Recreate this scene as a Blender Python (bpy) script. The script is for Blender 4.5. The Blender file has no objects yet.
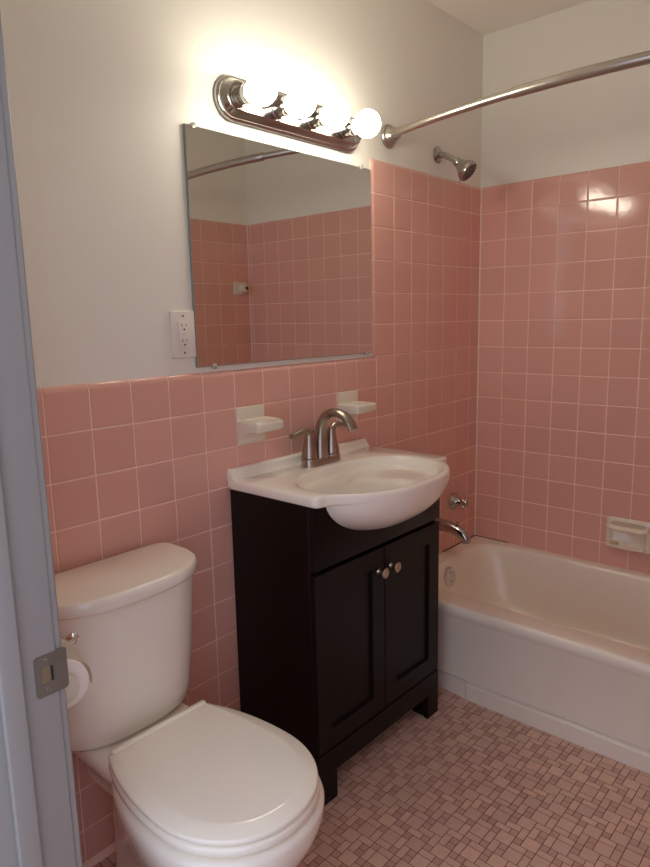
import bpy, bmesh, math, random
from mathutils import Vector, Matrix
random.seed(7)
S = bpy.context.scene
COL = S.collection
PI = math.pi

# ------------------------------------------------------------------ camera
cam = bpy.data.cameras.new('camera'); co = bpy.data.objects.new('camera', cam); COL.objects.link(co)
F = Vector((0.73733855, 0.6532903, -0.17188262)); R = Vector((0.66030443, -0.75071163, -0.02073923)); U = Vector((0.14258302, 0.09820302, 0.98489911))
co.matrix_world = Matrix(((R.x, U.x, -F.x, -1.87246), (R.y, U.y, -F.y, -1.41060), (R.z, U.z, -F.z, 1.32695), (0, 0, 0, 1)))
cam.sensor_fit = 'VERTICAL'; cam.sensor_height = 36; cam.lens = 661.14 / 867 * 36
cam.clip_start = 0.02
S.camera = co
# ------------------------------------------------------------------ light of the hallway, exposure
w = bpy.data.worlds.new('daylight_of_hall'); S.world = w; w.use_nodes = True
bg = w.node_tree.nodes['Background']; bg.inputs[0].default_value = (0.55, 0.58, 0.71, 1); bg.inputs[1].default_value = 1.12
S.view_settings.view_transform = 'Standard'; S.view_settings.look = 'None'
S.view_settings.exposure = 1.30; S.view_settings.gamma = 1; S.view_settings.use_curve_mapping = False
BULB_STRENGTH = 11.5
try:
    S.cycles.max_bounces = 10; S.cycles.diffuse_bounces = 8; S.cycles.glossy_bounces = 5
    S.cycles.caustics_reflective = False; S.cycles.caustics_refractive = False
    S.cycles.sample_clamp_indirect = 4.0
except Exception: pass

# ------------------------------------------------------------------ materials
def mat(name, col, rough=0.5, metal=0.0, spec=0.5, coat=0.0, bump=None, noise=None, attr=None, emit=None, aniso=None):
    m = bpy.data.materials.new(name); m.use_nodes = True
    nt = m.node_tree; N = nt.nodes; L = nt.links; b = N['Principled BSDF']
    b.inputs['Base Color'].default_value = (*col, 1); b.inputs['Roughness'].default_value = rough
    b.inputs['Metallic'].default_value = metal; b.inputs['Specular IOR Level'].default_value = spec
    b.inputs['Coat Weight'].default_value = coat; b.inputs['Coat Roughness'].default_value = 0.06
    tc = N.new('ShaderNodeTexCoord')
    csock = None
    if attr:
        a = N.new('ShaderNodeAttribute'); a.attribute_name = attr; csock = a.outputs['Color']
    if noise:      # (scale, strength, colour2)
        n = N.new('ShaderNodeTexNoise'); n.inputs['Scale'].default_value = noise[0]; n.inputs['Detail'].default_value = 5
        L.new(tc.outputs['Object'], n.inputs['Vector'])
        mr = N.new('ShaderNodeMapRange'); mr.inputs[1].default_value = noise[3] if len(noise) > 3 else 0.35; mr.inputs[2].default_value = noise[4] if len(noise) > 4 else 0.7
        mr.inputs[3].default_value = 0; mr.inputs[4].default_value = noise[1]
        L.new(n.outputs[0], mr.inputs[0])
        mx = N.new('ShaderNodeMix'); mx.data_type = 'RGBA'
        L.new(mr.outputs[0], mx.inputs[0])
        if csock: L.new(csock, mx.inputs[6])
        else: mx.inputs[6].default_value = (*col, 1)
        mx.inputs[7].default_value = (*noise[2], 1); csock = mx.outputs[2]
    if csock: L.new(csock, b.inputs['Base Color'])
    if bump:       # (scale, strength, distance)
        n2 = N.new('ShaderNodeTexNoise'); n2.inputs['Scale'].default_value = bump[0]; n2.inputs['Detail'].default_value = 3
        L.new(tc.outputs['Object'], n2.inputs['Vector'])
        bp = N.new('ShaderNodeBump'); bp.inputs['Strength'].default_value = bump[1]; bp.inputs['Distance'].default_value = bump[2]
        L.new(n2.outputs[0], bp.inputs['Height']); L.new(bp.outputs[0], b.inputs['Normal'])
        if coat: L.new(bp.outputs[0], b.inputs['Coat Normal'])
    if emit:
        b.inputs['Emission Color'].default_value = (*emit[0], 1); b.inputs['Emission Strength'].default_value = emit[1]
    return m
M = {}
M['paint'] = mat('wall_paint', (0.815, 0.805, 0.735), 0.5, bump=(30, 0.10, 0.003), noise=(6, 0.2, (0.80, 0.785, 0.715)))
M['ceiling'] = mat('ceiling_paint', (0.84, 0.81, 0.75), 0.7)
M['tile'] = mat('pink_glazed_tile', (0.66, 0.275, 0.225), 0.10, spec=0.5, attr='tint', bump=(11, 0.16, 0.005))
M['grout'] = mat('pale_grout', (0.90, 0.65, 0.56), 0.8, noise=(30, 0.5, (0.84, 0.56, 0.47)))
M['mosaic'] = mat('mosaic_tile', (0.5, 0.33, 0.27), 0.42, attr='tint', noise=(60, 0.22, (0.40, 0.26, 0.21)))
M['fgrout'] = mat('floor_grout', (0.17, 0.075, 0.055), 0.9)
M['hall'] = mat('hall_floor_wood', (0.25, 0.16, 0.10), 0.5)
M['china'] = mat('white_china', (0.84, 0.795, 0.70), 0.10, spec=0.5, coat=0.4)
M['seat'] = mat('seat_enamel', (0.89, 0.85, 0.745), 0.09, spec=0.5, coat=0.25)
M['marble'] = mat('cultured_marble', (0.88, 0.83, 0.75), 0.12, spec=0.5, coat=0.4)
M['tub'] = mat('tub_enamel', (0.84, 0.78, 0.67), 0.26, coat=0.15, bump=(14, 0.1, 0.004), noise=(7, 0.28, (0.80, 0.69, 0.56), 0.45, 0.75))
M['cream'] = mat('cream_ceramic', (0.74, 0.69, 0.58), 0.16, coat=0.3)
M['dish'] = mat('aged_cream_ceramic', (0.80, 0.72, 0.58), 0.25, coat=0.2, noise=(25, 0.5, (0.62, 0.50, 0.36), .5, .75))
M['espresso'] = mat('espresso_wood', (0.006, 0.0032, 0.0027), 0.36, spec=0.22, bump=(60, 0.05, 0.001))
M['nickel'] = mat('brushed_nickel', (0.37, 0.315, 0.265), 0.28, metal=1.0)
M['knob'] = mat('satin_knob_metal', (0.55, 0.46, 0.38), 0.33, metal=1.0)
M['chrome'] = mat('chrome', (0.80, 0.78, 0.76), 0.07, metal=1.0)
M['shower_chrome'] = mat('shower_chrome', (0.46, 0.44, 0.42), 0.14, metal=1.0)
M['chrome_pl'] = mat('chrome_plate', (0.66, 0.64, 0.62), 0.10, metal=1.0)
M['dull'] = mat('dull_steel', (0.21, 0.195, 0.165), 0.38, metal=0.45, noise=(80, 0.4, (0.17, 0.155, 0.13)))
M['rod'] = mat('satin_steel_rod', (0.50, 0.46, 0.42), 0.30, metal=1.0)
M['mirror'] = mat('mirror_glass', (0.77, 0.78, 0.76), 0.015, metal=1.0)
M['mirror_edge'] = mat('mirror_edge_green', (0.22, 0.27, 0.25), 0.2)
M['plastic'] = mat('white_plastic', (0.78, 0.74, 0.69), 0.3)
M['slot'] = mat('dark_slot', (0.02, 0.016, 0.014), 0.7)
M['hole'] = mat('bare_wood_recess', (0.20, 0.14, 0.085), 0.8)
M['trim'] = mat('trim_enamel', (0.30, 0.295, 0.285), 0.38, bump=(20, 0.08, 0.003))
M['paper'] = mat('tissue_paper', (0.86, 0.82, 0.76), 0.9, bump=(120, 0.3, 0.002))
M['card'] = mat('cardboard_core', (0.45, 0.36, 0.27), 0.9)
M['bulb'] = mat('lit_globe_glass', (1, 0.95, 0.86), 0.3, emit=((1.0, 0.92, 0.75), BULB_STRENGTH))
M['caulk'] = mat('caulk', (0.78, 0.66, 0.58), 0.5)
M['darkcaulk'] = mat('dark_caulk', (0.07, 0.04, 0.035), 0.8)
M['soap'] = mat('old_soap', (0.66, 0.47, 0.27), 0.45)
M['rubber'] = mat('grey_nozzle_rubber', (0.07, 0.065, 0.065), 0.5)
M['clear'] = mat('clear_clip_plastic', (0.85, 0.83, 0.78), 0.15)
M['clear'].node_tree.nodes['Principled BSDF'].inputs['Transmission Weight'].default_value = 0.5

# ------------------------------------------------------------------ helpers
def obj(name, bm, m, parent=None, smooth=True, angle=35, normals=True):
    if normals: bmesh.ops.recalc_face_normals(bm, faces=bm.faces)
    me = bpy.data.meshes.new(name); bm.to_mesh(me); bm.free()
    for x in (m if isinstance(m, (list, tuple)) else [m]): me.materials.append(x)
    if smooth:
        for p in me.polygons: p.use_smooth = True
        try: me.set_sharp_from_angle(angle=math.radians(angle))
        except Exception: pass
    o = bpy.data.objects.new(name, me); COL.objects.link(o)
    if parent:
        o.parent = parent; o.matrix_parent_inverse = Matrix.Translation(parent.location).inverted()
    return o
def thing(name, label, cat, loc, group=None):
    o = bpy.data.objects.new(name, None); COL.objects.link(o); o.location = loc; o.empty_display_size = 0.05
    o['label'] = label; o['category'] = cat
    if group: o['group'] = group
    return o
def tag(o, label, cat, group=None):
    o['label'] = label; o['category'] = cat
    if group: o['group'] = group
    return o
def struct(o): o['kind'] = 'structure'; return o
def add_box(bm, x0, x1, y0, y1, z0, z1, bev=0.0, seg=2, mi=0):
    r = bmesh.ops.create_cube(bm, size=1.0)
    vs = r['verts']
    for v in vs:
        v.co = Vector((x0 + (v.co.x + .5) * (x1 - x0), y0 + (v.co.y + .5) * (y1 - y0), z0 + (v.co.z + .5) * (z1 - z0)))
    fs = {f for v in vs for f in v.link_faces}
    if bev > 0:
        es = list({e for v in vs for e in v.link_edges})
        rr = bmesh.ops.bevel(bm, geom=es, offset=bev, segments=seg, profile=0.5, affect='EDGES')
        fs = set(rr['faces']) | {f for f in fs if f.is_valid}
    for f in fs:
        if f.is_valid: f.material_index = mi
    return bm
def box(*a, **k): return add_box(bmesh.new(), *a, **k)
def frame_from(axis, up=Vector((0, 0, 1))):
    a = axis.normalized()
    if abs(a.dot(up)) > 0.98: up = Vector((1, 0, 0))
    u = up.cross(a).normalized(); v = a.cross(u)
    return u, v, a
def loft(bm, rings, cap0=True, cap1=True, close=True, mi=0):
    vr = [[bm.verts.new(p) for p in r] for r in rings]
    n = len(vr[0])
    for a, b in zip(vr[:-1], vr[1:]):
        for i in range(n if close else n - 1):
            j = (i + 1) % n
            try: bm.faces.new((a[i], a[j], b[j], b[i])).material_index = mi
            except ValueError: pass
    if cap0: bm.faces.new(list(reversed(vr[0]))).material_index = mi
    if cap1: bm.faces.new(vr[-1]).material_index = mi
    return vr
def lathe(bm, origin, axis, prof, n=32, mi=0, cap0=True, cap1=True):
    """prof: list of (distance along axis, radius)"""
    u, v, a = frame_from(Vector(axis)); o = Vector(origin)
    rings = [[o + a * d + (u * math.cos(2 * PI * i / n) + v * math.sin(2 * PI * i / n)) * max(r, 1e-5) for i in range(n)] for d, r in prof]
    loft(bm, rings, cap0, cap1, mi=mi); return bm
def tube(bm, pts, rad, n=16, flat=None, up=Vector((0, 0, 1)), mi=0):
    """sweep; rad float, list of floats or list of (ru, rv)"""
    pts = [Vector(p) for p in pts]; rings = []
    uprev = None
    for i, p in enumerate(pts):
        t = (pts[min(i + 1, len(pts) - 1)] - pts[max(i - 1, 0)]).normalized()
        if uprev is None: u, v, a = frame_from(t, up)
        else:
            u = (uprev - t * uprev.dot(t)).normalized(); v = t.cross(u)
        uprev = u
        r = rad[i] if isinstance(rad, list) else rad
        ru, rv = r if isinstance(r, (list, tuple)) else (r, r)
        rings.append([p + u * math.cos(2 * PI * k / n) * ru + v * math.sin(2 * PI * k / n) * rv for k in range(n)])
    loft(bm, rings, mi=mi); return bm
def bez(P, n=12):
    """catmull-rom through points"""
    P = [Vector(p) for p in P]; Q = [P[0] * 2 - P[1]] + P + [P[-1] * 2 - P[-2]]; out = []
    for i in range(1, len(Q) - 2):
        for k in range(n):
            t = k / n; a, b, c, d = Q[i - 1], Q[i], Q[i + 1], Q[i + 2]
            out.append(0.5 * ((2 * b) + (c - a) * t + (2 * a - 5 * b + 4 * c - d) * t * t + (3 * b - a - 3 * c + d) * t ** 3))
    out.append(P[-1]); return out
def interp(tab, t):
    if t <= tab[0][0]: return tab[0][1]
    for (a, x), (b, y) in zip(tab[:-1], tab[1:]):
        if t <= b: return x + (y - x) * (t - a) / (b - a)
    return tab[-1][1]

# ------------------------------------------------------------------ tile fields
PITCH = 0.1095; GAP = 0.0031
TOPZ = 1.74                  # height of joint line 0; line j sits at TOPZ - j*PITCH
def zl(j): return TOPZ - j * PITCH
RB = 0.016                   # radius of bullnose edges
def heights(a, b, ra, rb):
    """sample positions from a to b with setback depth for edge radii ra, rb"""
    out = []
    def arc(r): return [(r * (1 - math.cos(t)), r * (1 - math.sin(t))) for t in ([0, .5, 1.0, PI / 2] if r > .005 else [0, .8, PI / 2])]
    for d, s in arc(ra): out.append((a + d, s))
    out.append((a + ra + .0015, 0)); out.append((b - rb - .0015, 0))
    for d, s in reversed(arc(rb)): out.append((b - d, s))
    return out
def add_tile(bm, lay, xf, u0, u1, v0, v1, L=0, T=0, Rr=0, col=(1, 1, 1), tilt=0.0006, e=0.0016, off=0.0):
    us = heights(u0, u1, RB if L else e, RB if Rr else e)
    vs = heights(v0, v1, e, RB if T else e)
    ta, tb, tc_ = random.uniform(-tilt, tilt), random.uniform(-tilt, tilt), random.uniform(-tilt, tilt) * .5
    grid = []
    for (u, du) in us:
        row = []
        for (v, dv) in vs:
            uu = (u - u0) / (u1 - u0) - .5; vv = (v - v0) / (v1 - v0) - .5
            d = max(du, dv) if min(du, dv) < 1e-6 else math.hypot(du, dv) if max(du, dv) < .006 else min(du + dv, RB)
            row.append(bm.verts.new(xf(u, v, d + off - ta * uu - tb * vv + abs(ta) * .5 + abs(tb) * .5)))
        grid.append(row)
    for i in range(len(us) - 1):
        for j in range(len(vs) - 1):
            f = bm.faces.new((grid[i][j], grid[i + 1][j], grid[i + 1][j + 1], grid[i][j + 1]))
            f.material_index = 0
            for l in f.loops: l[lay] = (*col, 1)
def tint():
    k = random.uniform(0.97, 1.03); q = random.uniform(-.008, .008)
    return (0.72 * k + q, 0.40 * k, 0.332 * k - q * .5)
def tile_field(wall, xf, cells, backs):
    """cells: (u0,u1,v0,v1,L,T,R); backs: grout patches (u0,u1,v0,v1,L,T,R)"""
    bm = bmesh.new(); lay = bm.loops.layers.float_color.new('tint')
    for (u0, u1, v0, v1, L, T, Rr) in cells:
        g = GAP / 2
        add_tile(bm, lay, xf, u0 + g, u1 - g, v0 + (g), v1 - (0 if T else g), L, T, Rr, tint())
    nf = len(bm.faces)
    for b in backs:
        n0 = len(bm.faces); add_tile(bm, lay, xf, *b[:4], *b[4:], tilt=0, off=0.0015)
        bm.faces.ensure_lookup_table()
        for f in bm.faces[n0:]: f.material_index = 1
    return obj('wall_tiles', bm, [M['tile'], M['grout']], W[wall], smooth=True, angle=50, normals=False)
XR = 0.734; XL = -1.455; YE = -1.45; PR = 0.008   # tile faces; paint planes sit PR behind
CEIL = 2.435; TOPW = zl(5) ; TOPT = 1.852
# setting: boxes for walls
W = {}
def sbox(name, m, *a): W[name] = struct(obj(name, box(*a), m, smooth=False)); return W[name]
sbox('wall_back', M['paint'], XL - .16, XR + .12, PR, PR + .1, 0, CEIL + .1)
sbox('wall_right', M['paint'], XR + PR, XR + PR + .1, YE - .12, PR, 0, CEIL + .1)
sbox('wall_front', M['paint'], XL - .16, XR + PR, YE - PR - .1, YE - PR, 0, CEIL + .1)
XLP = XL - PR               # paint plane of the left wall
WT = 0.125                  # wall thickness
DY0, DY1 = -1.375, -0.49     # rough opening
bm = box(XLP - WT, XLP, DY1, PR, 0, CEIL + .1)
add_box(bm, XLP - WT, XLP, YE - PR, DY0, 0, CEIL + .1)
add_box(bm, XLP - WT, XLP, DY0, DY1, 2.05, CEIL + .1)
W['wall_left'] = struct(obj('wall_left', bm, M['paint'], smooth=False))
sbox('ceiling', M['ceiling'], XLP, XR + PR, YE - PR, PR, CEIL, CEIL + .1)
# back wall tiles : u = x, v = z, depth -> +y
def xf_back(u, v, d): return Vector((u, d, v))
cells = []; XS = -0.022
jrow = [(zl(j + 1), zl(j)) for j in range(5, 16)]
rows_low = [(max(a, 0), b) for a, b in jrow if b > 0.005]
for i, (a, b) in enumerate(rows_low):
    k = -1
    while k >= -14:
        u0, u1 = k * PITCH, (k + 1) * PITCH
        if u1 <= XL: break
        cells.append((max(u0, XL), u1, a, b, 0, i == 0, 0)); k -= 1
tallrows = [(zl(0), TOPT)] + [(zl(j + 1), zl(j)) for j in range(0, 16)]
for i, (a, b) in enumerate(tallrows):
    if b < 0.005: continue
    a = max(a, 0)
    for k in range(0, 7):
        u0, u1 = k * PITCH, min((k + 1) * PITCH, XR)
        if k == 0 and a >= zl(5) - 1e-4: u0 = XS
        cells.append((u0, u1, a, b, k == 0 and a >= zl(5) - 1e-4, i == 0, 0))
(tile_field('wall_back', xf_back, cells, [(XL, 0.0, 0, TOPW - .001, 0, 1, 0), (XS + .001, XR, zl(5), TOPT - .001, 1, 1, 0), (0.0, XR, 0, zl(5), 0, 0, 0)]))
# right wall (long wall of the tub): u = -y, v = z, depth -> +x
def xf_right(u, v, d): return Vector((XR + d, -u, v))
def full_cells(umax, off, rows, T=True):
    c = []
    for i, (a, b) in enumerate(rows):
        if b < 0.005: continue
        us = [0.0]; m = 1
        while (m + off) * PITCH < umax: us.append((m + off) * PITCH); m += 1
        us.append(umax)
        for u0, u1 in zip(us[:-1], us[1:]): c.append((u0, u1, max(a, 0), b, 0, i == 0 and T, 0))
    return c
(tile_field('wall_right', xf_right, full_cells(-YE, 0.045, tallrows), [(0, -YE, 0, TOPT - .001, 0, 1, 0)]))
# front wall (end of the tub): u = XR - x, depth -> -y
def xf_front(u, v, d): return Vector((XR - u, YE - d, v))
c = full_cells(XR - XS, 0.0, tallrows)
c2 = [(XR - XS + a, XR - XS + b, p, q, 0, t, 0) for (a, b, p, q, _, t, _) in full_cells(XS - XL, 0.0, rows_low)]
(tile_field('wall_front', xf_front, c + c2, [(0, XR - XS, 0, TOPT - .001, 0, 1, 0), (XR - XS, XR - XL, 0, TOPW - .001, 0, 1, 0)]))
# left wall: u = -y
def xf_left(u, v, d): return Vector((XL - d, -u, v))
(tile_field('wall_left', xf_left, full_cells(0.435, 0.0, rows_low), [(0, 0.435, 0, TOPW - .001, 0, 1, 0)]))
# caulk in the corner and along the tub
bm = bmesh.new(); tube(bm, [(XR - .001, -.001, .34), (XR - .001, -.001, TOPT - .006)], 0.0035, 8)
tube(bm, [(XR - .001, YE + .001, .34), (XR - .001, YE + .001, TOPT - .006)], 0.0035, 8)
struct(obj('trim_1', bm, M['caulk']))
# cove base at the foot of the tiled walls
bm = bmesh.new()
for (p0, p1, nrm) in [((XL, 0, 0), (0.03, 0, 0), (0, -1, 0)), ((XL, -.435, 0), (XL, 0, 0), (1, 0, 0))]:
    p0, p1, nrm = Vector(p0), Vector(p1), Vector(nrm); rings = []
    for p in (p0, p1):
        rings.append([p + nrm * a + Vector((0, 0, b)) for a, b in [(-.002, 0.0), (-.002, .014), (.002, .012), (.005, .006), (.010, .0025), (.013, 0.0)]])
    loft(bm, rings)
struct(obj('baseboard_back', bm, M['grout']))

# floor: mosaic of 2x2, 2x1 and 1x1 unglazed tiles repeating every 8 units
UNIT = 0.0206; OX, OY = -0.4802, -0.6862
BL = [(-1, 1, -1, 1, 0), (3, 5, -2, 0, 0), (0, 2, -4, -2, 0), (-4, -2, -5, -3, 0), (-2, 0, -6, -4, 0), (1, 3, 1, 3, 0),
      (-2, 0, 1, 2, 0), (0, 1, 1, 2, 1), (-1, 1, -2, -1, 0), (1, 2, -2, -1, 1), (1, 2, -1, 1, 0), (2, 3, -3, -1, 0), (2, 3, -1, 0, 1), (2, 3, 0, 1, 1),
      (-2, -1, -1, 1, 0), (-2, -1, -2, -1, 1), (-3, -2, 0, 1, 1), (-3, -2, -2, 0, 0), (-5, -3, 0, 1, 0), (-2, 0, -3, -2, 0), (-1, 0, -4, -3, 1), (-2, -1, -4, -3, 1),
      (0, 1, -6, -4, 0), (1, 2, -5, -4, 1), (2, 3, -4, -3, 1), (2, 4, -5, -4, 0), (3, 5, 2, 3, 0), (3, 4, 1, 2, 1), (4, 5, 1, 2, 1), (5, 6, 1, 3, 0),
      (3, 4, -4, -2, 0), (4, 5, -3, -2, 1), (5, 6, -3, -2, 1)]
bm = bmesh.new(); lay = bm.loops.layers.float_color.new('tint')
FX0, FX1, FY0, FY1 = XL, 0.06, YE, 0.0
g = 0.0009; bv = 0.0006
for I in range(-7, 5):
    for J in range(-6, 6):
        for (a, b, c_, d_, dk) in BL:
            x0 = OX + (a + 8 * I) * UNIT + g; x1 = OX + (b + 8 * I) * UNIT - g
            y0 = OY + (c_ + 8 * J) * UNIT + g; y1 = OY + (d_ + 8 * J) * UNIT - g
            x0 = max(x0, FX0); x1 = min(x1, FX1); y0 = max(y0, FY0); y1 = min(y1, FY1)
            if x1 - x0 < .003 or y1 - y0 < .003: continue
            k = random.uniform(.93, 1.06); h = random.uniform(-.012, .012)
            base = (0.56, 0.345, 0.27) if dk else (0.70, 0.48, 0.37)
            if not dk and random.random() < .3: base = (0.65, 0.44, 0.35)
            colr = (base[0] * k + h, base[1] * k, base[2] * k - h * .6)
            zt = -0.0002 + random.uniform(-.0001, .0001)
            o1 = [bm.verts.new(p) for p in ((x0, y0, zt - .0008), (x1, y0, zt - .0008), (x1, y1, zt - .0008), (x0, y1, zt - .0008))]
            i1 = [bm.verts.new(p) for p in ((x0 + bv, y0 + bv, zt), (x1 - bv, y0 + bv, zt), (x1 - bv, y1 - bv, zt), (x0 + bv, y1 - bv, zt))]
            fs = [bm.faces.new(i1)] + [bm.faces.new((o1[q], o1[(q + 1) % 4], i1[(q + 1) % 4], i1[q])) for q in range(4)]
            for f in fs:
                for l in f.loops: l[lay] = (*colr, 1)
nf = len(bm.faces)
add_box(bm, XLP, XR + PR, YE - PR, PR, -.08, -0.0009, mi=1)
struct(obj('floor', bm, [M['mosaic'], M['fgrout']], smooth=False, normals=False))
# hall floor outside the doorway and threshold
bm = box(-3.6, XLP - WT, -2.6, 1.0, -.08, -.004); add_box(bm, XLP - WT, XLP, DY0, DY1, -.08, 0.004)
struct(obj('trim_2', bm, M['hall'], smooth=False))

# ------------------------------------------------------------------ doorway
JY = -0.51                    # face of the strike jamb
jx0, jx1 = XLP - WT - .004, XLP
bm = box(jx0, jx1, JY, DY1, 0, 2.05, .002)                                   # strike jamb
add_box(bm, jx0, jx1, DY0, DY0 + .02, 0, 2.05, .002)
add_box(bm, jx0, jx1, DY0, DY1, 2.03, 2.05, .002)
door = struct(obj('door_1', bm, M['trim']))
sx0, sx1 = -1.549, -1.517
bm = box(sx0, sx1, JY - .012, JY, 0, 2.03, .003, 3); add_box(bm, sx0, sx1, DY0 + .02, DY0 + .032, 0, 2.03, .003, 3)
add_box(bm, sx0, sx1, DY0 + .02, JY, 2.018, 2.03, .003, 3)
obj('door_stop', bm, M['trim'], door)
def casing(x0, x1):
    bm = bmesh.new()
    for y0, y1 in ((JY + .005, JY + .068), (DY0 - .048, DY0 + .015)):
        add_box(bm, x0, x1, y0, y1, 0, 2.10, .004, 3)
    add_box(bm, x0, x1, DY0 - .048, JY + .068, 2.037, 2.10, .004, 3)
    return bm
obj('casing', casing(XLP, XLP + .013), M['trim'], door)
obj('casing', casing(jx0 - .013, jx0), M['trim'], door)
# strike plate: curved lip towards the bathroom, square hole, two screws
PX0, PX1, PZ0, PZ1 = -1.497, -1.4445, 0.7905, 0.8545
bm = bmesh.new()
yf = JY - .0016
hx0, hx1, hz0, hz1 = -1.4885, -1.4695, .8095, .8375
def plate_pts(n=6, r=.006):
    out = []
    for cx, cz, a0 in ((PX1 - r - .002, PZ1 - r, 0), (PX0 + r, PZ1 - r, PI / 2), (PX0 + r, PZ0 + r, PI), (PX1 - r - .002, PZ0 + r, 1.5 * PI)):
        for k in range(n + 1):
            t = a0 + k / n * PI / 2; out.append((cx + r * math.cos(t), cz + r * math.sin(t)))
    return out
outp = plate_pts()
hole = []
for (x, z) in outp:        # inner ring: same count, snapped to the hole outline
    dx, dz = x - (hx0 + hx1) / 2, z - (hz0 + hz1) / 2
    s = min((hx1 - hx0) / 2 / max(abs(dx), 1e-6), (hz1 - hz0) / 2 / max(abs(dz), 1e-6)); hole.append(((hx0 + hx1) / 2 + dx * s, (hz0 + hz1) / 2 + dz * s))
def py(x): return yf + (0.0 if x < jx1 + .008 else (x - jx1 - .008) * 0.35)
rings = [[Vector((x, py(x) + .0016, z)) for x, z in outp], [Vector((x, py(x), z)) for x, z in outp], [Vector((x, yf, z)) for x, z in hole], [Vector((x, yf + .0012, z)) for x, z in hole]]
loft(bm, rings, False, False)
sp = obj('strike_plate', bm, M['dull'], door); sp['label'] = 'brushed metal strike plate'
bm = bmesh.new(); add_box(bm, hx0, hx1, yf + .0010, yf + .0014, hz0, hz1)
o = obj('bolt_hole', bm, M['hole'], sp); o['label'] = 'bare wood latch hole'
bm = box(hx1 - .004, hx1 + .0002, yf + .0006, yf + .0010, hz0, hz1); obj('hole_edge', bm, M['slot'], sp)
for z in (.8000, .8465):
    bm = lathe(bmesh.new(), (-1.479, yf + .001, z), (0, -1, 0), [(0, .0038), (.0015, .0036), (.002, .0028), (.0016, .0018), (.0012, .0002)], 16)
    sc_ = obj('screw', bm, M['dull'], sp)

# ------------------------------------------------------------------ bathtub
TZ = 0.337
tub = thing('bathtub', 'off-white enamelled alcove bathtub with a flat apron along the tiled wall', 'bathtub', (0.38, -0.725, 0))
RF = 0.026     # face of apron at the floor
def sring(cx, cy, ax, ay, z, n, N=72):
    out = []
    for k in range(N):
        t = 2 * PI * k / N; c_, s_ = math.cos(t), math.sin(t)
        out.append(Vector((cx + ax * math.copysign(abs(c_) ** (2 / n), c_), cy + ay * math.copysign(abs(s_) ** (2 / n), s_), z)))
    return out
bm = bmesh.new()
ix0, ix1, iy0, iy1 = 0.113, 0.700, -1.375, -0.062
def inner(t):   # t 0..1 depth profile: returns inset(left,right,front,drain) and z
    pass
prof = [(-.006, .000, 8), (0.0, -.0015, 8), (.006, -.006, 8), (.012, -.016, 7.5), (.020, -.05, 7), (.032, -.12, 6), (.050, -.20, 5), (.075, -.255, 4.2), (.12, -.282, 3.6), (.20, -.29, 3.2), (.28, -.292, 3)]
rings = []
for ins, dz, n in prof:
    x0, x1 = ix0 + ins, ix1 - ins
    y1 = iy1 - ins * 1.25; y0 = iy0 + ins * 2.6 + max(0, -dz) * .25
    rings.append(sring((x0 + x1) / 2, (y0 + y1) / 2, (x1 - x0) / 2, (y1 - y0) / 2, TZ + dz, n))
rings.reverse()
# outer rim ring: a rectangle sampled in the same angular order
def rect_ring(x0, x1, y0, y1, z, N=72):
    out = []
    cx, cy = (x0 + x1) / 2, (y0 + y1) / 2
    for k in range(N):
        t = 2 * PI * k / N; c_, s_ = math.cos(t), math.sin(t)
        c2 = math.copysign(abs(c_) ** .25, c_); s2 = math.copysign(abs(s_) ** .25, s_)
        m = max(abs(c2), abs(s2)); out.append(Vector((cx + (x1 - x0) / 2 * c2 / m, cy + (y1 - y0) / 2 * s2 / m, z)))
    return out
for (xo, z) in [(.062, .0), (.036, .0003), (.0295, -.0015), (.0245, -.0055), (.0215, -.0120), (.0200, -.022), (.0210, -.032), (.0245, -.040), (.0275, -.046)]:
    rings.append(rect_ring(xo, XR + .004, YE - .004, .004, TZ + z))
rings.append(rect_ring(.0275, XR + .004, YE - .004, .004, .075))
loft(bm, rings, cap0=True, cap1=False)
obj('basin', bm, M['tub'], tub, angle=60)
bm = bmesh.new()
# apron: panel, slanted ledge and foot strip; the end piece by the wall is set back a little
def apron(y0, y1, dx):
    rings = []
    for y in (y0, y1):
        rings.append([Vector((x + dx, y, z)) for x, z in [(.10, .001), (.0265, .001), (.0255, .030), (.0245, .055), (.0265, .062), (.0340, .068), (.0355, .075), (.0345, .28), (.0300, .300), (.0270, .306), (.10, .306)]])
    loft(bm, rings)
apron(YE, -.362, 0)
rings = [[Vector((x, y, z)) for x, z in [(.10, .001), (.0265 + d, .001), (.0255 + d, .030), (.0245 + d, .055), (.0265 + d, .062), (.0340 + d, .068), (.0355 + d, .075), (.0345 + d, .28), (.0300 + d, .300), (.0270 + d, .306), (.10, .306)]] for y, d in ((-.362, 0), (-.354, .003), (-.250, .013), (0.0, .015))]
loft(bm, rings)
obj('apron', bm, M['tub'], tub, angle=14)
# overflow plate on the drain end
oc = Vector((.366, -.0860, .277)); on = Vector((0, -.985, .17))
bm = lathe(bmesh.new(), oc, on, [(-.012, .040), (.0, .042), (.004, .0415), (.007, .038), (.008, .030), (.0095, .012), (.0095, .001)], 36)
ov = obj('overflow_plate', bm, M['chrome_pl'], tub); ov['label'] = 'round chrome overflow plate'
for a in (-.018, .018):
    u, v, _ = frame_from(on)
    bm = lathe(bmesh.new(), oc + v * a + on * .0085, on, [(0, .0042), (.0015, .004), (.002, .001)], 14); obj('screw', bm, M['dull'], ov)
bm = lathe(bmesh.new(), (.385, -.24, .0445), (0, 0, 1), [(0, .035), (.003, .034), (.004, .028), (.001, .02), (.001, .001)], 28)
obj('drain', bm, M['chrome_pl'], tub)
# thin dark caulk line in the gap between rim and tile near the drain corner
bm = bmesh.new()
tube(bm, [(.735, -.165, TZ + .001), (.735, -.003, TZ + .001), (.733, -.001, TZ + .001), (.46, -.001, TZ + .001)], .0026, 8)
o = obj('caulk_bead', bm, M['darkcaulk'], tub); o['label'] = 'dark caulk line'

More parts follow.
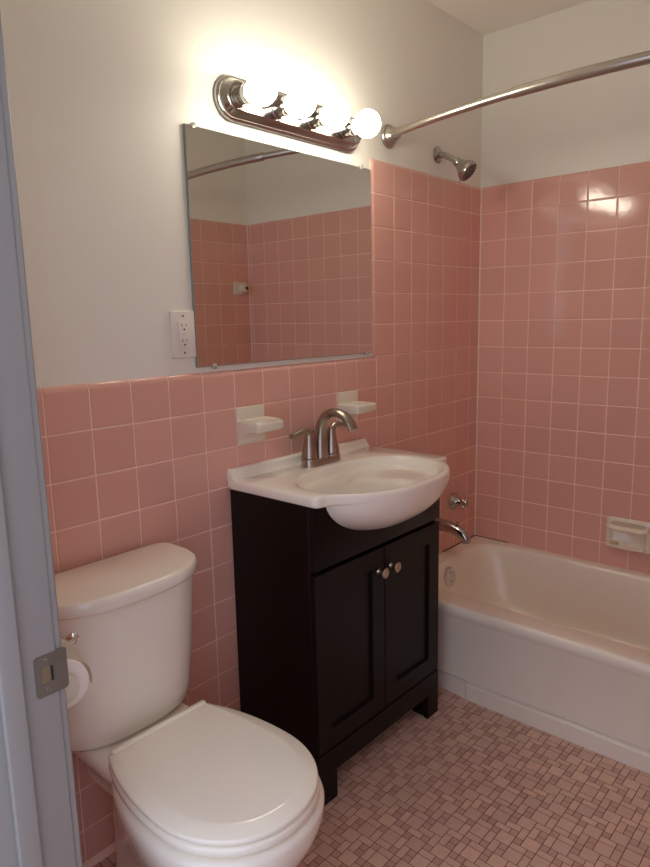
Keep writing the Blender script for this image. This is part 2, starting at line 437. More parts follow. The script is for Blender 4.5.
# tub spout
t = thing('tub_spout', 'chrome tub spout on the pink tile just above the bathtub rim', 'faucet', (.41, 0, .47))
bm = bmesh.new()
pth = bez([(.41, -.002, .474), (.41, -.035, .474), (.41, -.075, .470), (.41, -.112, .459), (.41, -.134, .440), (.41, -.140, .420)], 5)
tube(bm, pth, [interp([(0, .026), (.3, .024), (.65, .021), (1, .016)], i / (len(pth) - 1)) for i in range(len(pth))], 24)
obj('spout_body', bm, M['shower_chrome'], t)
bm = lathe(bmesh.new(), (.41, -.0005, .474), (0, -1, 0), [(0, .031), (.004, .031), (.006, .027)], 28); obj('flange', bm, M['shower_chrome'], t)
bm = lathe(bmesh.new(), (.41, -.098, .485), (0, 0, 1), [(-.005, .004), (.008, .004), (.010, .008), (.016, .007), (.018, .002)], 16); obj('diverter_knob', bm, M['shower_chrome'], t)
# tub valve
t = thing('tub_valve', 'chrome cross-handled tub valve on the tiled wall above the spout', 'faucet', (.537, 0, .544))
bm = lathe(bmesh.new(), (.537, -.0005, .544), (0, -1, 0), [(0, .036), (.003, .0365), (.006, .034), (.016, .0235), (.028, .0165), (.036, .014), (.038, .009)], 32)
obj('escutcheon', bm, M['shower_chrome'], t)
bm = lathe(bmesh.new(), (.537, -.036, .544), (0, -1, 0), [(0, .009), (.012, .009), (.014, .013), (.026, .014), (.032, .011), (.035, .002)], 24)
for a in range(4):
    an = PI / 4 + a * PI / 2; d = Vector((math.cos(an), 0, math.sin(an)))
    c0 = Vector((.537, -.057, .544)); lathe(bm, c0, d, [(0, .006), (.014, .0055), (.024, .0075), (.028, .006), (.030, .001)], 12)
obj('cross_handle', bm, M['shower_chrome'], t)

# shower head
t = thing('wall_shower', 'chrome shower head on a short arm above the pink tile by the corner', 'shower', (.402, PR, 1.926))
bm = lathe(bmesh.new(), (.402, PR - .0005, 1.926), (0, -1, 0), [(0, .031), (.003, .031), (.007, .026), (.011, .014), (.012, .0105)], 32); obj('flange', bm, M['shower_chrome'], t)
bm = bmesh.new(); tube(bm, bez([(.402, PR, 1.926), (.402, -.020, 1.921), (.403, -.048, 1.906), (.404, -.076, 1.888)], 5), .0112, 16); obj('shower_arm', bm, M['shower_chrome'], t)
ha = Vector((.14, -.74, -.66)).normalized(); hc = Vector((.404, -.070, 1.893))
bm = lathe(bmesh.new(), hc, ha, [(0, .012), (.002, .0155), (.010, .0165), (.016, .0155), (.018, .0180), (.028, .0215), (.044, .0320), (.056, .0390), (.064, .0405), (.070, .0395), (.073, .0355), (.073, .0340)], 40, cap1=True)
obj('spray_head', bm, M['shower_chrome'], t)
bm = lathe(bmesh.new(), hc + ha * .0728, ha, [(0, .0342), (.0012, .0335), (.0022, .029), (.0012, .025), (.0012, .012), (.0026, .010), (.003, .001)], 36)
fc = obj('spray_face', bm, M['rubber'], t); fc['label'] = 'grey spray face with nozzles'
bm = bmesh.new(); u, v, _ = frame_from(ha)
for rr, n in ((.0295, 14), (.019, 10), (.007, 4)):
    for k in range(n):
        a = 2 * PI * k / n; lathe(bm, hc + ha * .074 + (u * math.cos(a) + v * math.sin(a)) * rr, ha, [(0, .0023), (.003, .0018), (.0033, .0004)], 8)
obj('nozzles', bm, M['shower_chrome'], fc)
bm = bmesh.new(); d = (Vector((0, 0, -1)) - ha * Vector((0, 0, -1)).dot(ha)).normalized()
tube(bm, [hc + ha * .062 + d * .039, hc + ha * .064 + d * .052], [(.004, .003), (.0022, .002)], 10); obj('spray_lever', bm, M['shower_chrome'], t)

# curved shower rod
t = thing('shower_rod', 'curved satin steel shower curtain rod spanning above the bathtub', 'shower rod', (.084, PR, 1.935))
P = []
for k in range(41):
    s = k / 40; y = PR + s * (YE - 2 * PR - 0.0)
    x = .084 - .126 * (1 - (2 * s - 1) ** 2); P.append(Vector((x, y, 1.935)))
n1 = 14
bm = bmesh.new(); tube(bm, P[:n1 + 1], .0122, 20, up=Vector((0, 0, 1))); obj('thin_tube', bm, M['rod'], t)
bm = bmesh.new(); pp = P[n1:]; pp = [pp[0], pp[0] + (pp[1] - pp[0]) * .03] + pp[1:]; tube(bm, pp, [.0146] + [.0150] * (len(pp) - 1), 20); obj('thick_tube', bm, M['rod'], t)
for (yy, sg) in ((PR, -1), (YE - PR, 1)):
    bm = lathe(bmesh.new(), (.084, yy, 1.935), (0, sg, 0), [(0, .038), (.006, .0385), (.010, .036), (.012, .031), (.020, .028), (.030, .0195), (.042, .0165), (.046, .0150)], 36)
    obj('wall_flange', bm, M['rod'], t)

# soap dish with grab bar on the long wall
t = thing('soap_dish', 'cream ceramic soap dish with grab bar set in the wall above the bathtub', 'soap dish', (XR, -.655, .41))
SX = XR
def yz_poly(y0, y1, z0, z1, x, n=24, e=8): return [Vector((x, (y0 + y1) / 2 + (y1 - y0) / 2 * p.x, (z0 + z1) / 2 + (z1 - z0) / 2 * p.y)) for p in sring(0, 0, 1, 1, 0, e, 48)]
Y0, Y1, Z0, Z1 = -.742, -.577, .416, .540
bm = bmesh.new()
loft(bm, [yz_poly(Y0, Y1, Z0, Z1, SX, e=16), yz_poly(Y0, Y1, Z0, Z1, SX - .007, e=16), yz_poly(Y0 + .004, Y1 - .004, Z0 + .004, Z1 - .004, SX - .011),
          yz_poly(Y0 + .016, Y1 - .016, Z0 + .016, Z1 - .014, SX - .012), yz_poly(Y0 + .020, Y1 - .020, Z0 + .020, Z1 - .018, SX - .006), yz_poly(Y0 + .024, Y1 - .024, Z0 + .024, Z1 - .022, SX - .002)], cap0=False)
obj('dish_body', bm, M['dish'], t, angle=50)
bm = bmesh.new(); tube(bm, bez([(SX - .006, Y0 + .012, .514), (SX - .024, Y0 + .016, .509), (SX - .033, Y0 + .032, .506), (SX - .034, -.657, .505), (SX - .033, Y1 - .032, .506), (SX - .024, Y1 - .016, .509), (SX - .006, Y1 - .012, .514)], 6), (.0120, .0095), 14, up=Vector((1, 0, 0)))
obj('grab_bar', bm, M['dish'], t)
bm = bmesh.new(); loft(bm, [[Vector((SX - .001, y, .424)), Vector((SX - .030, y, .424)), Vector((SX - .036, y, .428)), Vector((SX - .037, y, .436)), Vector((SX - .032, y, .438)), Vector((SX - .028, y, .4325)), Vector((SX - .001, y, .432))] for y in (Y0 + .014, -.665, -.655, Y1 - .014)])
obj('lip', bm, M['dish'], t, angle=25)
bm = bmesh.new(); loft(bm, [sring(SX - .016, -.612, .010 * k, .017 * k, z, 2.6, 28) for k, z in ((.8, .4328), (1, .436), (1, .441), (.8, .4450), (.3, .446))])
tag(obj('soap_sliver', bm, M['soap']), 'small yellowed soap sliver lying in the bathtub wall dish', 'soap')

# plate with knob on the end wall, seen in the mirror
t = thing('curtain_bracket', 'cream ceramic bracket with metal socket on the end wall, seen in the mirror', 'bracket', (.655, YE, 1.50))
bm = box(.612, .70, YE - .0005, YE + .009, 1.465, 1.535, .004, 3); obj('backplate', bm, M['cream'], t)
bm = lathe(bmesh.new(), (.668, YE + .008, 1.50), (0, 1, 0), [(0, .024), (.02, .020), (.030, .022), (.040, .020), (.043, .012)], 24); obj('socket', bm, M['cream'], t)
bm = lathe(bmesh.new(), (.668, YE + .050, 1.50), (0, 1, 0), [(0, .011), (.004, .010), (.005, .001)], 20); o = obj('socket_hole', bm, M['slot'], t)

# ------------------------------------------------------------------ mirror
t = thing('wall_mirror', 'frameless rectangular mirror above the pink ledge and sink', 'mirror', (-.40, PR, 1.20))
MX0, MX1, MZ0, MZ1 = -.783, -.0235, 1.205, 1.811
bm = box(MX0, MX1, .0005, .0065, MZ0, MZ1); obj('mirror_edge', bm, M['mirror_edge'], t, smooth=False)
bm = box(MX0 + .0012, MX1 - .0012, -.0005, .0006, MZ0 + .0012, MZ1 - .0012)
obj('mirror_glass', bm, M['mirror'], t, smooth=False)
for x, z, s in ((-.765 + .01, MZ1, 1), (-.075, MZ1, 1), (-.725, MZ0, -1), (-.055, MZ0, -1)):
    bm = box(x - .006, x + .006, -.0045, PR, z - .007, z + .007, .0025, 2)
    lathe(bm, (x, -.0042, z + s * .004), (0, -1, 0), [(0, .0035), (.001, .003), (.0012, .0003)], 10, mi=1)
    obj('mirror_clip', bm, [M['clear'], M['dull']], t)

# ------------------------------------------------------------------ light bar
def stadium(hw, hh, y, cx, cz, n=14):
    out = []
    for s, a0 in ((1, -PI / 2), (-1, PI / 2)):
        for k in range(n + 1):
            a = a0 + PI * k / n; out.append(Vector((cx + s * (hw - hh) + math.cos(a) * hh, y, cz + math.sin(a) * hh)))
    return out
LX, LZ = -.383, 1.9025
t = thing('vanity_light', 'chrome four-bulb strip light on the wall above the mirror', 'wall light', (LX, PR, LZ))
bm = bmesh.new(); rg = [(0, .0560, PR), (0, .0560, -.002)]
steps = [(.0560, -.0030), (.0545, -.0050), (.0525, -.0060), (.0505, -.0065), (.0495, -.0110), (.0465, -.0130), (.0385, -.0275), (.0360, -.0285), (.0340, -.0300), (.0300, -.0296), (.02, -.0296)]
rings = [stadium(.296, .0560, PR, LX, LZ)] + [stadium(.296 - (.056 - h), h, y, LX, LZ) for h, y in steps]
loft(bm, rings); obj('backplate', bm, M['shower_chrome'], t, angle=25)
for k in range(4):
    bx = -.627 + .1445 * k; bz = LZ - .004
    bm = lathe(bmesh.new(), (bx, -.028, bz), (0, -1, 0), [(0, .0265), (.003, .0265), (.005, .0235), (.030, .0235), (.034, .0255), (.046, .0255), (.048, .0235), (.046, .0200), (.030, .018)], 32, cap1=True)
    obj('socket', bm, M['shower_chrome'], t)
    c0 = Vector((bx, -.119, bz)); rb = .0400
    prf = [(-.052, .0150), (-.045, .0165)]
    for q in range(17):
        a = -PI / 2 + .42 + (PI - .42) * q / 16; prf.append((math.sin(a) * rb, math.cos(a) * rb))
    bm = lathe(bmesh.new(), c0, (0, -1, 0), prf, 36)
    b_ = tag(obj('globe_bulb', bm, M['bulb'], angle=80), 'lit white globe bulb, %s of the four on the chrome strip' % ('leftmost', 'second from left', 'third from left', 'rightmost')[k], 'light bulb', 'globe bulbs on the strip light')

# ------------------------------------------------------------------ outlet
t = thing('wall_outlet', 'white double wall outlet with cover plate left of the mirror', 'outlet', (-.82, PR, 1.293))
ocx, ocz = -.8205, 1.293
bm = box(ocx - .0365, ocx + .0365, -.0005, PR, ocz - .060, ocz + .060, .003, 3); obj('cover_plate', bm, M['plastic'], t)
bm = box(ocx - .0175, ocx + .0165, -.0035, 0, ocz - .0335, ocz + .0335, .0015, 2); rc = obj('receptacle', bm, M['plastic'], t)
for dz in (.0195, -.0200):
    bm = bmesh.new()
    add_box(bm, ocx - .0080, ocx - .0062, -.0040, -.003, ocz + dz + .001, ocz + dz + .008); add_box(bm, ocx + .0052, ocx + .0068, -.0040, -.003, ocz + dz + .0015, ocz + dz + .0075)
    lathe(bm, (ocx - .0005, -.0033, ocz + dz - .0065), (0, -1, 0), [(0, .0026), (.0006, .0026), (.0007, .0002)], 12)
    obj('socket_slots', bm, M['slot'], rc, smooth=False)
bm = box(ocx - .004, ocx + .006, -.0048, -.003, ocz + .0005, ocz + .0045, .0005, 1); obj('reset_button', bm, M['cream'], rc)
bm = box(ocx - .004, ocx + .006, -.0048, -.003, ocz - .0055, ocz - .0015, .0005, 1); obj('test_button', bm, M['plastic'], rc)
for dz in (.047, -.047):
    bm = lathe(bmesh.new(), (ocx, -.0004, ocz + dz), (0, -1, 0), [(0, .0032), (.0008, .0028), (.001, .0003)], 14); obj('screw', bm, M['dull'], t)

# ------------------------------------------------------------------ wall shelves by the sink
def holder(cx, label, holes):
    t = thing('ceramic_holder', label, 'soap holder', (cx, 0, 1.03), 'ceramic holders above the sink')
    bm = box(cx - .0525, cx + .0525, -.006, .0008, .977, 1.083, .003, 3); obj('backplate', bm, M['cream'], t)
    bm = bmesh.new()
    X0, X1 = cx - .052, cx + .050
    prof = [(0.0, 1.046), (-.082, 1.046), (-.087, 1.043), (-.089, 1.038), (-.088, 1.022), (-.084, 1.018), (-.060, 1.016), (-.022, 1.005), (-.010, .994), (0.0, .984)]
    def ringx(x, k):
        return [Vector((x, y * (k if y < -.03 else 1), 1.03 + (z - 1.03) * k)) for y, z in prof]
    loft(bm, [ringx(X0, .93), ringx(X0 + .003, .985), ringx(X0 + .006, 1), ringx(X1 - .006, 1), ringx(X1 - .003, .985), ringx(X1, .93)])
    sh = obj('shelf', bm, M['cream'], t, angle=40)
    if holes:
        bm = bmesh.new(); rings = []
        for rr, zz in ((.034, 1.0455), (.034, 1.0475), (.031, 1.0490), (.028, 1.0475), (.0275, 1.0462)): rings.append([Vector((cx + math.cos(2 * PI * k / 36) * rr, -.048 + math.sin(2 * PI * k / 36) * rr * .9, zz)) for k in range(36)])
        loft(bm, rings, False, False); obj('cup_ring', bm, M['cream'], sh)
        bm = lathe(bmesh.new(), (cx, -.048, 1.0462), (0, 0, 1), [(0, .0265), (.0004, .0265), (.0005, .001)], 30); o = obj('cup_hole', bm, M['dish'], sh)
    else:
        bm = bmesh.new(); loft(bm, [sring(cx - .001, -.048, a, b_, z, 6, 40) for a, b_, z in ((.047, .036, 1.0455), (.046, .035, 1.0495), (.043, .032, 1.0500), (.040, .029, 1.0475), (.030, .02, 1.0462))], False, True)
        obj('raised_rim', bm, M['cream'], sh)
holder(-.604, 'cream ceramic wall holder with flat tray, left of the sink faucet', False)
holder(-.164, 'cream ceramic wall holder with round cup ring, right of the sink faucet', True)

# ------------------------------------------------------------------ vanity cabinet
VX0, VX1, VF = -.694, -.0915, -.302        # carcass; doors project in front
van = thing('vanity_cabinet', 'dark espresso two-door bathroom vanity cabinet under the white sink', 'cabinet', (-.39, -.16, 0))
bm = bmesh.new()
add_box(bm, VX0, VX0 + .016, VF, -.003, 0, .856, .0012, 1); add_box(bm, VX1 - .016, VX1, VF, -.003, 0, .856, .0012, 1)
add_box(bm, VX0 + .016, VX1 - .016, VF + .004, -.02, .10, .116); add_box(bm, VX0 + .016, VX1 - .016, -.012, -.004, .10, .856)
add_box(bm, VX0 + .016, VX1 - .016, VF + .004, VF + .02, .116, .70)
obj('carcass', bm, M['espresso'], van, smooth=False)
bm = box(VX0, VX1, VF - .018, VF, .684, .856, .002, 2)
obj('apron_panel', bm, M['espresso'], van)
# bottom rail with bracket feet
bm = bmesh.new(); yf0, yf1 = VF - .018, VF
pl = [(VX0, 0), (VX0 + .058, 0), (VX0 + .060, .088), (VX0 + .066, .094), (VX1 - .066, .094), (VX1 - .060, .088), (VX1 - .058, 0), (VX1, 0), (VX1, .155), (VX0, .155)]
for i0, i1, z0, z1 in ((0, 0, 0, 0),):
    add_box(bm, VX0, VX0 + .075, yf0, yf1, 0, .155, .0015, 1); add_box(bm, VX1 - .062, VX1, yf0, yf1, 0, .155, .0015, 1)
    add_box(bm, VX0 + .073, VX1 - .060, yf0, yf1, .083, .155, .0015, 1)
obj('base_rail', bm, M['espresso'], van)
# side of the front feet returning backwards
bm = box(VX0 + .016, VX0 + .056, VF, VF + .05, 0, .10, .001, 1); obj('foot_block', bm, M['espresso'], van); bm = box(VX1 - .056, VX1 - .016, VF, VF + .05, 0, .10, .001, 1)
obj('foot_block', bm, M['espresso'], van)
def vdoor(x0, x1, kx):
    z0, z1 = .160, .672; y0, y1 = VF - .018, VF - .001; fr = .058
    bm = bmesh.new()
    outer = [(x0, z0), (x1, z0), (x1, z1), (x0, z1)]
    def rg(ins, y, top=None): return [Vector((x0 + ins, y, z0 + ins)), Vector((x1 - ins, y, z0 + ins)), Vector((x1 - ins, y, z1 - ins)), Vector((x0 + ins, y, z1 - ins))]
    loft(bm, [rg(0, y1), rg(0, y0 + .0015), rg(.0015, y0), rg(fr * .0 + .0565, y0), rg(.0575, y0 + .001), rg(.0590, y0 + .0085), rg(.060, y0 + .009)])
    d = obj('door', bm, M['espresso'], van, angle=20)
    bm = lathe(bmesh.new(), (kx, y0, .605), (0, -1, 0), [(0, .0085), (.003, .008), (.006, .0055), (.013, .005), (.016, .0095), (.019, .0145), (.024, .0155), (.027, .0150), (.029, .0125), (.0285, .0095), (.0295, .007), (.030, .001)], 28)
    obj('knob', bm, M['knob'], d)
vdoor(VX0 + .002, -.3925, -.422); vdoor(-.3895, VX1 - .002, -.362)

# ------------------------------------------------------------------ sink
CX = -.385; ST = .885; SB = .857
snk = thing('vanity_sink', 'white one-piece sink top with bowed front on the dark vanity', 'sink', (CX, -.2, SB))
half = [(0, -.463), (.055, -.461), (.105, -.453), (.15, -.438), (.19, -.417), (.222, -.393), (.246, -.370), (.266, -.351), (.284, -.341), (.303, -.338), (.312, -.333), (.316, -.322), (.316, -.28), (.316, -.2), (.316, -.1), (.316, -.004)]
half = [(p.x, p.y) for p in bez([(a, b, 0) for a, b in half], 4)]
outl = [(CX + a, b) for a, b in half] + [(CX - a, b) for a, b in reversed(half[1:])]
c0 = (CX, -.26)
def at_angle(poly, ang):
    dx, dy = math.cos(ang), math.sin(ang); best = None
    n = len(poly)
    for i in range(n):
        (x1, y1), (x2, y2) = poly[i], poly[(i + 1) % n]
        ex, ey = x2 - x1, y2 - y1; den = dx * ey - dy * ex
        if abs(den) < 1e-12: continue
        t = ((x1 - c0[0]) * ey - (y1 - c0[1]) * ex) / den; s = ((x1 - c0[0]) * dy - (y1 - c0[1]) * dx) / den
        if t > 0 and -1e-9 <= s <= 1 + 1e-9: best = t if best is None else max(best, t)
    return best
angs = sorted([2 * PI * k / 144 for k in range(144)] + [math.atan2(-.004 - c0[1], sx * .316) for sx in (1, -1)] + [(math.atan2(y - c0[1], x - c0[0])) % (2 * PI) for x, y in [(CX + .300, -.338), (CX - .300, -.338), (CX + .308, -.333), (CX - .308, -.333)]])
def oring(off, z, front_only=False):
    out = []
    for a in angs:
        t = at_angle(outl, a) - off; out.append(Vector((c0[0] + math.cos(a) * t, c0[1] + math.sin(a) * t, z)))
    return out
def bring(k, z, sh=0.0):
    out = []
    for a in angs:
        dx, dy = math.cos(a), math.sin(a); ax, by = .249 * k, (.172 if dy < 0 else .150) * k; n = 2.35
        r = (abs(dx / ax) ** n + abs(dy / by) ** n) ** (-1 / n)
        out.append(Vector((c0[0] - .008 + dx * r, -.268 + dy * r + sh, z)))
    return out
bm = bmesh.new()
rings = [oring(.006, SB), oring(.001, SB + .003), oring(0, SB + .008), oring(0, ST - .008), oring(.002, ST - .003), oring(.006, ST)]
rings += [bring(1.035, ST + .0003), bring(1.0, ST - .001), bring(.985, ST - .004), bring(.965, ST - .011), bring(.93, ST - .028), bring(.87, ST - .055, .002), bring(.77, ST - .083, .006), bring(.62, ST - .105, .012), bring(.42, ST - .119, .018), bring(.2, ST - .125, .02), bring(.09, ST - .127, .02)]
loft(bm, rings, cap0=True, cap1=True)
obj('counter', bm, M['marble'], snk, angle=60)
# belly of the bowl, hanging in front of the cabinet
def hull(k, z, sh=0, kx=None):
    kx = k if kx is None else kx
    out = []
    for i in range(72):
        t = 2 * PI * i / 72; dx, dy = math.cos(t), math.sin(t); n = 2.35; ax, by = .272 * kx, .2135 * k
        r = (abs(dx / ax) ** n + abs(dy / by) ** n) ** (-1 / n); out.append(Vector((CX + dx * r, -.250 + dy * r + sh, z)))
    return out
bm = bmesh.new(); rings = []
for k in range(15):
    a = k / 14 * PI / 2 * .99
    rings.append(hull(max(math.cos(a), .02) ** .82, ST - .014 - .148 * math.sin(a), .022 * math.sin(a) ** 2, max(math.cos(a), .02) ** 1.15))
loft(bm, [hull(.975, ST - .011)] + rings, cap0=False)
obj('bowl_underside', bm, M['marble'], snk, angle=60)
bm = bmesh.new()
prf = [(-.001, ST - .004), (-.034, ST - .004), (-.031, ST + .0015), (-.026, ST + .006), (-.0225, ST + .013), (-.0215, ST + .021), (-.0195, ST + .0265), (-.015, ST + .029), (-.001, ST + .029)]
rings = []
for x, k in ((CX - .316, .80), (CX - .314, .93), (CX - .309, 1), (CX + .292, 1), (CX + .298, .92), (CX + .304, .6), (CX + .310, .3), (CX + .312, .16)):
    rings.append([Vector((x, y, ST - .004 + (z - ST + .004) * k)) for y, z in prf])
loft(bm, rings); obj('backsplash', bm, M['marble'], snk, angle=50)
bm = lathe(bmesh.new(), (CX, -.248, ST - .1275), (0, 0, 1), [(0, .023), (.003, .022), (.004, .017), (.002, .012), (.005, .010), (.0055, .001)], 28)
obj('drain', bm, M['nickel'], snk)

# ------------------------------------------------------------------ sink faucet
FX, FY, FZ = -.383, -.072, ST
fa = thing('sink_faucet', 'brushed nickel two-handle arched faucet on the white sink', 'faucet', (FX, FY, FZ))
bm = bmesh.new()
def st2(hw, hh, z, n=12):
    out = []
    for s, a0 in ((1, -PI / 2), (-1, PI / 2)):
        for k in range(n + 1):
            a = a0 + PI * k / n; out.append(Vector((FX + s * (hw - hh) + math.cos(a) * hh, FY + math.sin(a) * hh, z)))
    return out
loft(bm, [st2(.0790, .0275, FZ), st2(.0785, .027, FZ + .008), st2(.0765, .025, FZ + .017), st2(.074, .0225, FZ + .020)])
obj('base_plate', bm, M['nickel'], fa, angle=40)
bm = bmesh.new()
pth = bez([(FX, FY, FZ + .012), (FX, FY - .000, FZ + .05), (FX, FY - .002, FZ + .095), (FX, FY - .014, FZ + .136), (FX, FY - .044, FZ + .160), (FX, FY - .084, FZ + .160), (FX, FY - .114, FZ + .142), (FX, FY - .132, FZ + .116)], 6)
n = len(pth) - 1
rr = [(interp([(0, .0255), (.2, .0205), (.45, .0160), (.7, .0175), (1, .0205)], i / n), interp([(0, .0245), (.2, .0205), (.45, .0150), (.7, .0125), (1, .0095)], i / n)) for i in range(n + 1)]
# first axis of the section lies along x
u0 = Vector((0, 1, 0))
tube(bm, pth, rr, 24, up=u0)
obj('spout', bm, M['nickel'], fa, angle=50)
for s in (-1, 1):
    hx = FX + s * .0515
    bm = lathe(bmesh.new(), (hx, FY, FZ + .014), (0, 0, 1), [(0, .0265), (.006, .0262), (.010, .0250), (.011, .0228), (.013, .0248), (.030, .0225), (.052, .0172), (.072, .0138), (.086, .0122), (.094, .008)], 28)
    h_ = obj('handle', bm, M['nickel'], fa, angle=50)
    bm = bmesh.new(); pt = bez([(hx - s * .002, FY, FZ + .080), (hx + s * .004, FY, FZ + .101), (hx + s * .020, FY - .001, FZ + .112), (hx + s * .046, FY - .003, FZ + .108), (hx + s * .072, FY - .004, FZ + .102), (hx + s * .080, FY - .004, FZ + .103)], 5)
    m_ = len(pt) - 1
    tube(bm, pt, [(interp([(0, .012), (.3, .0115), (.7, .0085), (1, .0110)], i / m_), interp([(0, .012), (.3, .0105), (.7, .0085), (1, .0075)], i / m_)) for i in range(m_ + 1)], 16, up=Vector((0, 0, 1)))
    obj('lever', bm, M['nickel'], h_, angle=60)
bm = lathe(bmesh.new(), (FX - .004, FY + .030, FZ + .0), (0, 0, 1), [(0, .0028), (.093, .0028), (.095, .006), (.104, .0072), (.108, .005), (.109, .001)], 14)
obj('lift_rod', bm, M['nickel'], fa)

# ------------------------------------------------------------------ toilet
TX = -1.137
to = thing('toilet', 'white two-piece toilet with closed lid against the pink tiled wall', 'toilet', (TX, -.4, 0))
def dring(hw, yb, yf, z, nb=5, nf=2.2, N=64, cx=TX, ym=None):
    """D-shaped ring: squarer at the back (yb), round at the front (yf)"""
    ym = ym if ym is not None else (yb + yf) / 2; out = []
    for k in range(N):
        t = 2 * PI * k / N; c_, s_ = math.cos(t), math.sin(t)
        n = nb if s_ > 0 else nf; h = (yb - ym) if s_ > 0 else (ym - yf)
        out.append(Vector((cx + hw * math.copysign(abs(c_) ** (2 / n), c_), ym + h * math.copysign(abs(s_) ** (2 / n), s_), z)))
    return out
# tank: flat back, bowed front
def tring(hw, yb, yside, yfront, z, N=20, r=.03):
    out = []
    # back edge right to left
    out.append(Vector((TX + hw - r, yb, z)))
    for k in range(1, 6): out.append(Vector((TX + hw - r - 2 * (hw - r) * k / 6, yb, z)))
    out.append(Vector((TX - hw + r, yb, z)))
    for k in range(1, 4): a = PI / 2 + PI / 2 * k / 4; out.append(Vector((TX - hw + r + r * math.cos(a), yb - r + r * math.sin(a), z)))
    out.append(Vector((TX - hw, yb - r, z))); out.append(Vector((TX - hw, (yb - r + yside) / 2, z)))
    for k in range(N + 1):
        t = -1 + 2 * k / N; e = abs(t) ** 5
        x = TX + hw * math.copysign(1 - (1 - abs(t)) ** 1.25, t) if abs(t) > .0 else TX
        xx = abs(x - TX) / hw
        y = yside - (yside - yfront) * math.sqrt(max(0, 1 - xx ** 2.6))
        out.append(Vector((x, y, z)))
    out.append(Vector((TX + hw, (yb - r + yside) / 2, z))); out.append(Vector((TX + hw, yb - r, z)))
    for k in range(1, 4): a = PI / 2 * k / 4; out.append(Vector((TX + hw - r + r * math.cos(a), yb - r + r * math.sin(a), z)))
    return out
bm = bmesh.new()
loft(bm, [tring(.135, -.045, -.115, -.183, .4205), tring(.155, -.038, -.117, -.197, .424), tring(.168, -.035, -.119, -.204, .435), tring(.174, -.034, -.120, -.208, .465), tring(.183, -.032, -.122, -.213, .56), tring(.191, -.03, -.124, -.220, .66), tring(.197, -.03, -.125, -.226, .748)])
obj('tank', bm, M['china'], to, angle=60)
bm = bmesh.new()
loft(bm, [tring(.192, -.028, -.125, -.232, .743), tring(.199, -.026, -.125, -.240, .746), tring(.202, -.025, -.125, -.243, .752), tring(.202, -.025, -.125, -.243, .766), tring(.2005, -.026, -.125, -.2415, .7725), tring(.197, -.028, -.125, -.238, .7765), tring(.192, -.031, -.125, -.233, .7780)])
obj('tank_lid', bm, M['china'], to, angle=60)
# flush lever on the front left of the tank
bm = lathe(bmesh.new(), (TX - .140, -.186, .700), (-.25, -.95, 0), [(0, .016), (.004, .0165), (.010, .014), (.014, .008)], 24)
lv = obj('flush_lever', bm, M['chrome'], to)
pass
R_ = lambda hw, yb, yf, z, **k: dring(hw, yb, yf, z, **k)
bm = bmesh.new()
loft(bm, [R_(.085, -.04, -.26, .30, nb=5, nf=5), R_(.092, -.032, -.27, .33, nb=5, nf=5), R_(.112, -.03, -.30, .37, nb=5, nf=5), R_(.130, -.03, -.33, .398, nb=6, nf=5), R_(.130, -.031, -.33, .412, nb=6, nf=5), R_(.122, -.036, -.325, .4185, nb=6, nf=5)])
obj('tank_deck', bm, M['china'], to, angle=60)
SXC = TX + .004
# seat and lid
def seat_ring(k, yb, z, hwb=.126, hw0=.1675, yf0=-.663):
    TX = SXC
    """round front, straight hinge edge; k = outward offset"""
    pts = []
    hw = hw0 + k; yf = yf0 - k; ym = -.475
    N = 48
    # front half: superellipse
    for i in range(N + 1):
        t = PI * i / N; c_, s_ = math.cos(t), math.sin(t); n = 2.12
        pts.append(Vector((TX + hw * math.copysign(abs(c_) ** (2 / n), c_), ym - (ym - yf) * abs(s_) ** (2 / n), z)))
    # left side curving in to the hinge corner
    hb = hwb + k * .6; ybk = yb + k * .5
    def side(s):
        a = []
        for i in range(1, 13):
            t = i / 13; y = ym + (ybk - .006 - ym) * t
            x = hb + (hw - hb) * (1 - t ** 2.3); a.append(Vector((TX + s * x, y, z)))
        for i in range(4):
            q = PI / 2 * i / 3; a.append(Vector((TX + s * (hb - .006 + .006 * math.cos(q)), ybk - .006 + .006 * math.sin(q), z)))
        return a
    return pts + side(-1) + list(reversed(side(1)))
bm = bmesh.new()
loft(bm, [seat_ring(0, yb, z, hb, hw, yf) for (z, hw, yf, hb, yb) in [(0, .108, -.560, .088, -.14), (.012, .109, -.562, .088, -.14), (.05, .100, -.548, .080, -.15), (.13, .102, -.548, .080, -.16),
    (.20, .116, -.572, .084, -.17), (.26, .138, -.607, .090, -.18), (.31, .158, -.640, .096, -.20), (.350, .172, -.662, .102, -.21), (.380, .178, -.672, .108, -.22), (.400, .179, -.674, .112, -.225), (.408, .176, -.671, .110, -.23), (.412, .168, -.662, .104, -.235)]])
obj('bowl', bm, M['china'], to, angle=60)
bm = bmesh.new()
loft(bm, [seat_ring(-.009, -.252, .412), seat_ring(-.001, -.250, .4165), seat_ring(.002, -.250, .420), seat_ring(.002, -.250, .431), seat_ring(-.001, -.251, .4345), seat_ring(-.009, -.255, .4355)])
obj('seat', bm, M['seat'], to, angle=50)
bm = bmesh.new()
loft(bm, [seat_ring(-.009, -.252, .4365), seat_ring(-.001, -.249, .4390), seat_ring(0.000, -.248, .4415), seat_ring(.000, -.248, .4460), seat_ring(-.0015, -.2485, .4485), seat_ring(-.0040, -.250, .4497), seat_ring(-.030, -.2535, .4560, .137), seat_ring(-.032, -.255, .4564, .138), seat_ring(-.036, -.257, .4566, .140)])
tube(bm, [(SXC - .121, -.2575, .4545), (SXC - .118, -.2575, .4550), (SXC + .118, -.2575, .4550), (SXC + .121, -.2575, .4545)], [(.002, .002), (.0085, .0048), (.0085, .0048), (.002, .002)], 16)
obj('lid', bm, M['seat'], to, angle=50)
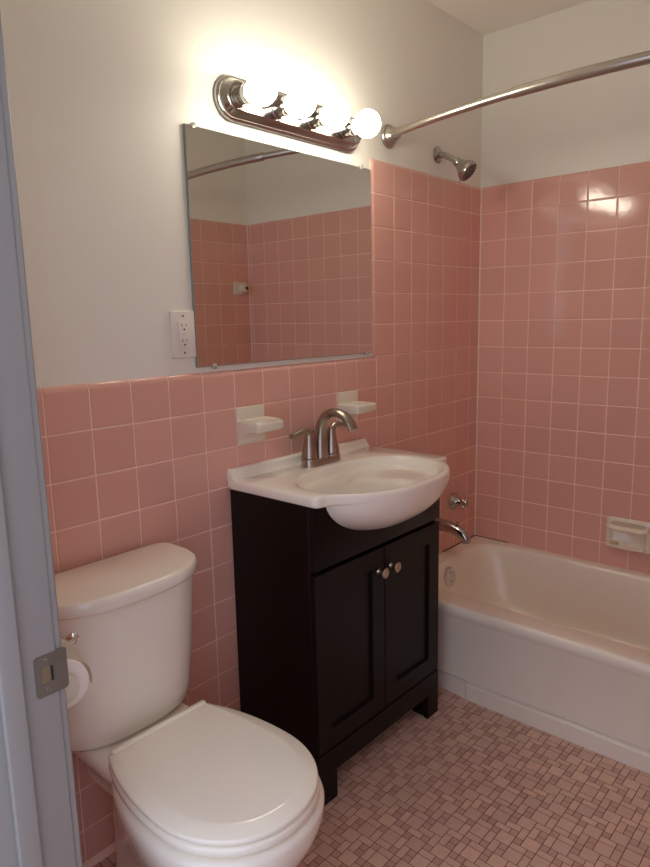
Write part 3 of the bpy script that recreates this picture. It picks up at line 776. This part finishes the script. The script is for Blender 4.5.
for s in (-1, 1):
    bm = bmesh.new(); tube(bm, [(TX + s * .06, -.244, .430), (TX + s * .10, -.244, .430)], .010, 16); add_box(bm, TX + s * .08 - .016, TX + s * .08 + .016, -.252, -.226, .414, .430, .004, 2)
    obj('hinge', bm, M['seat'], to)
lvb = bmesh.new(); tube(lvb, bez([(TX - .143, -.198, .700), (TX - .152, -.206, .699), (TX - .172, -.206, .695), (TX - .195, -.200, .690)], 5), (.0075, .005), 12); obj('lever_arm', lvb, M['chrome'], lv)

# ------------------------------------------------------------------ toilet paper on its holder
t = thing('paper_holder', 'toilet paper holder on the side wall behind the door jamb', 'holder', (XL, -.34, .69))
RX, RZ = -1.403, .7235
SK = math.radians(13); ax_ = Vector((math.sin(SK), math.cos(SK), 0)); rc0 = Vector((RX, -.390, RZ))
for d0 in (-.014, .104):
    c_ = rc0 + ax_ * d0
    bm = bmesh.new(); lathe(bm, c_ - ax_ * .004, ax_, [(0, .022), (.002, .025), (.007, .025), (.009, .022)], 32)
    tube(bm, [Vector((XL - .001, c_.y, RZ)), Vector((c_.x - .006, c_.y, RZ))], .009, 12)
    add_box(bm, XL - .001, XL + .008, c_.y - .012, c_.y + .012, RZ - .024, RZ + .024, .003, 2); obj('arm', bm, M['cream'], t)
bm = bmesh.new(); tube(bm, [rc0 - ax_ * .012, rc0 + ax_ * .102], .009, 14); obj('roller', bm, M['plastic'], t)
rl = thing('toilet_paper_roll', 'white toilet paper roll half hidden behind the door jamb', 'toilet paper', (RX, -.390, RZ))
bm = bmesh.new(); rings = []
n = 48
def rr_(r, y): return [Vector((RX + math.cos(2 * PI * k / n) * r, y, RZ + math.sin(2 * PI * k / n) * r)) for k in range(n)]
ro = .0450
loft(bm, [rr_(.020, -.288), rr_(ro - .002, -.288), rr_(ro, -.290), rr_(ro, -.388), rr_(ro - .002, -.390), rr_(.020, -.390), rr_(.020, -.288)], False, False)
obj('paper_wrap', bm, M['paper'], rl, angle=50)
bm = bmesh.new(); loft(bm, [rr_(.0195, -.2885), rr_(.0205, -.2885), rr_(.0205, -.3895), rr_(.0195, -.3895), rr_(.0195, -.2885)], False, False); obj('core', bm, M['card'], rl, angle=50)
# loose sheet lifting off the front of the roll
bm = bmesh.new(); a = []; b_ = []
for k in range(13):
    an = PI / 2 - k / 12 * PI * .62; rr = ro + .001 + .010 * max(0, k / 12 - .25) ** 1.2 * 1.4
    a.append(Vector((RX + math.cos(an) * rr, -.291, RZ + math.sin(an) * rr))); b_.append(Vector((RX + math.cos(an) * rr, -.387 + .012 * k / 12, RZ + math.sin(an) * rr)))
va = [[bm.verts.new(p) for p in q] for q in (a, b_)]
for i in range(12): bm.faces.new((va[0][i], va[0][i + 1], va[1][i + 1], va[1][i]))
ret = bmesh.ops.solidify(bm, geom=list(bm.faces), thickness=.0006)
obj('loose_sheet', bm, M['paper'], rl, angle=60)
rl.rotation_euler = (0, 0, -SK)
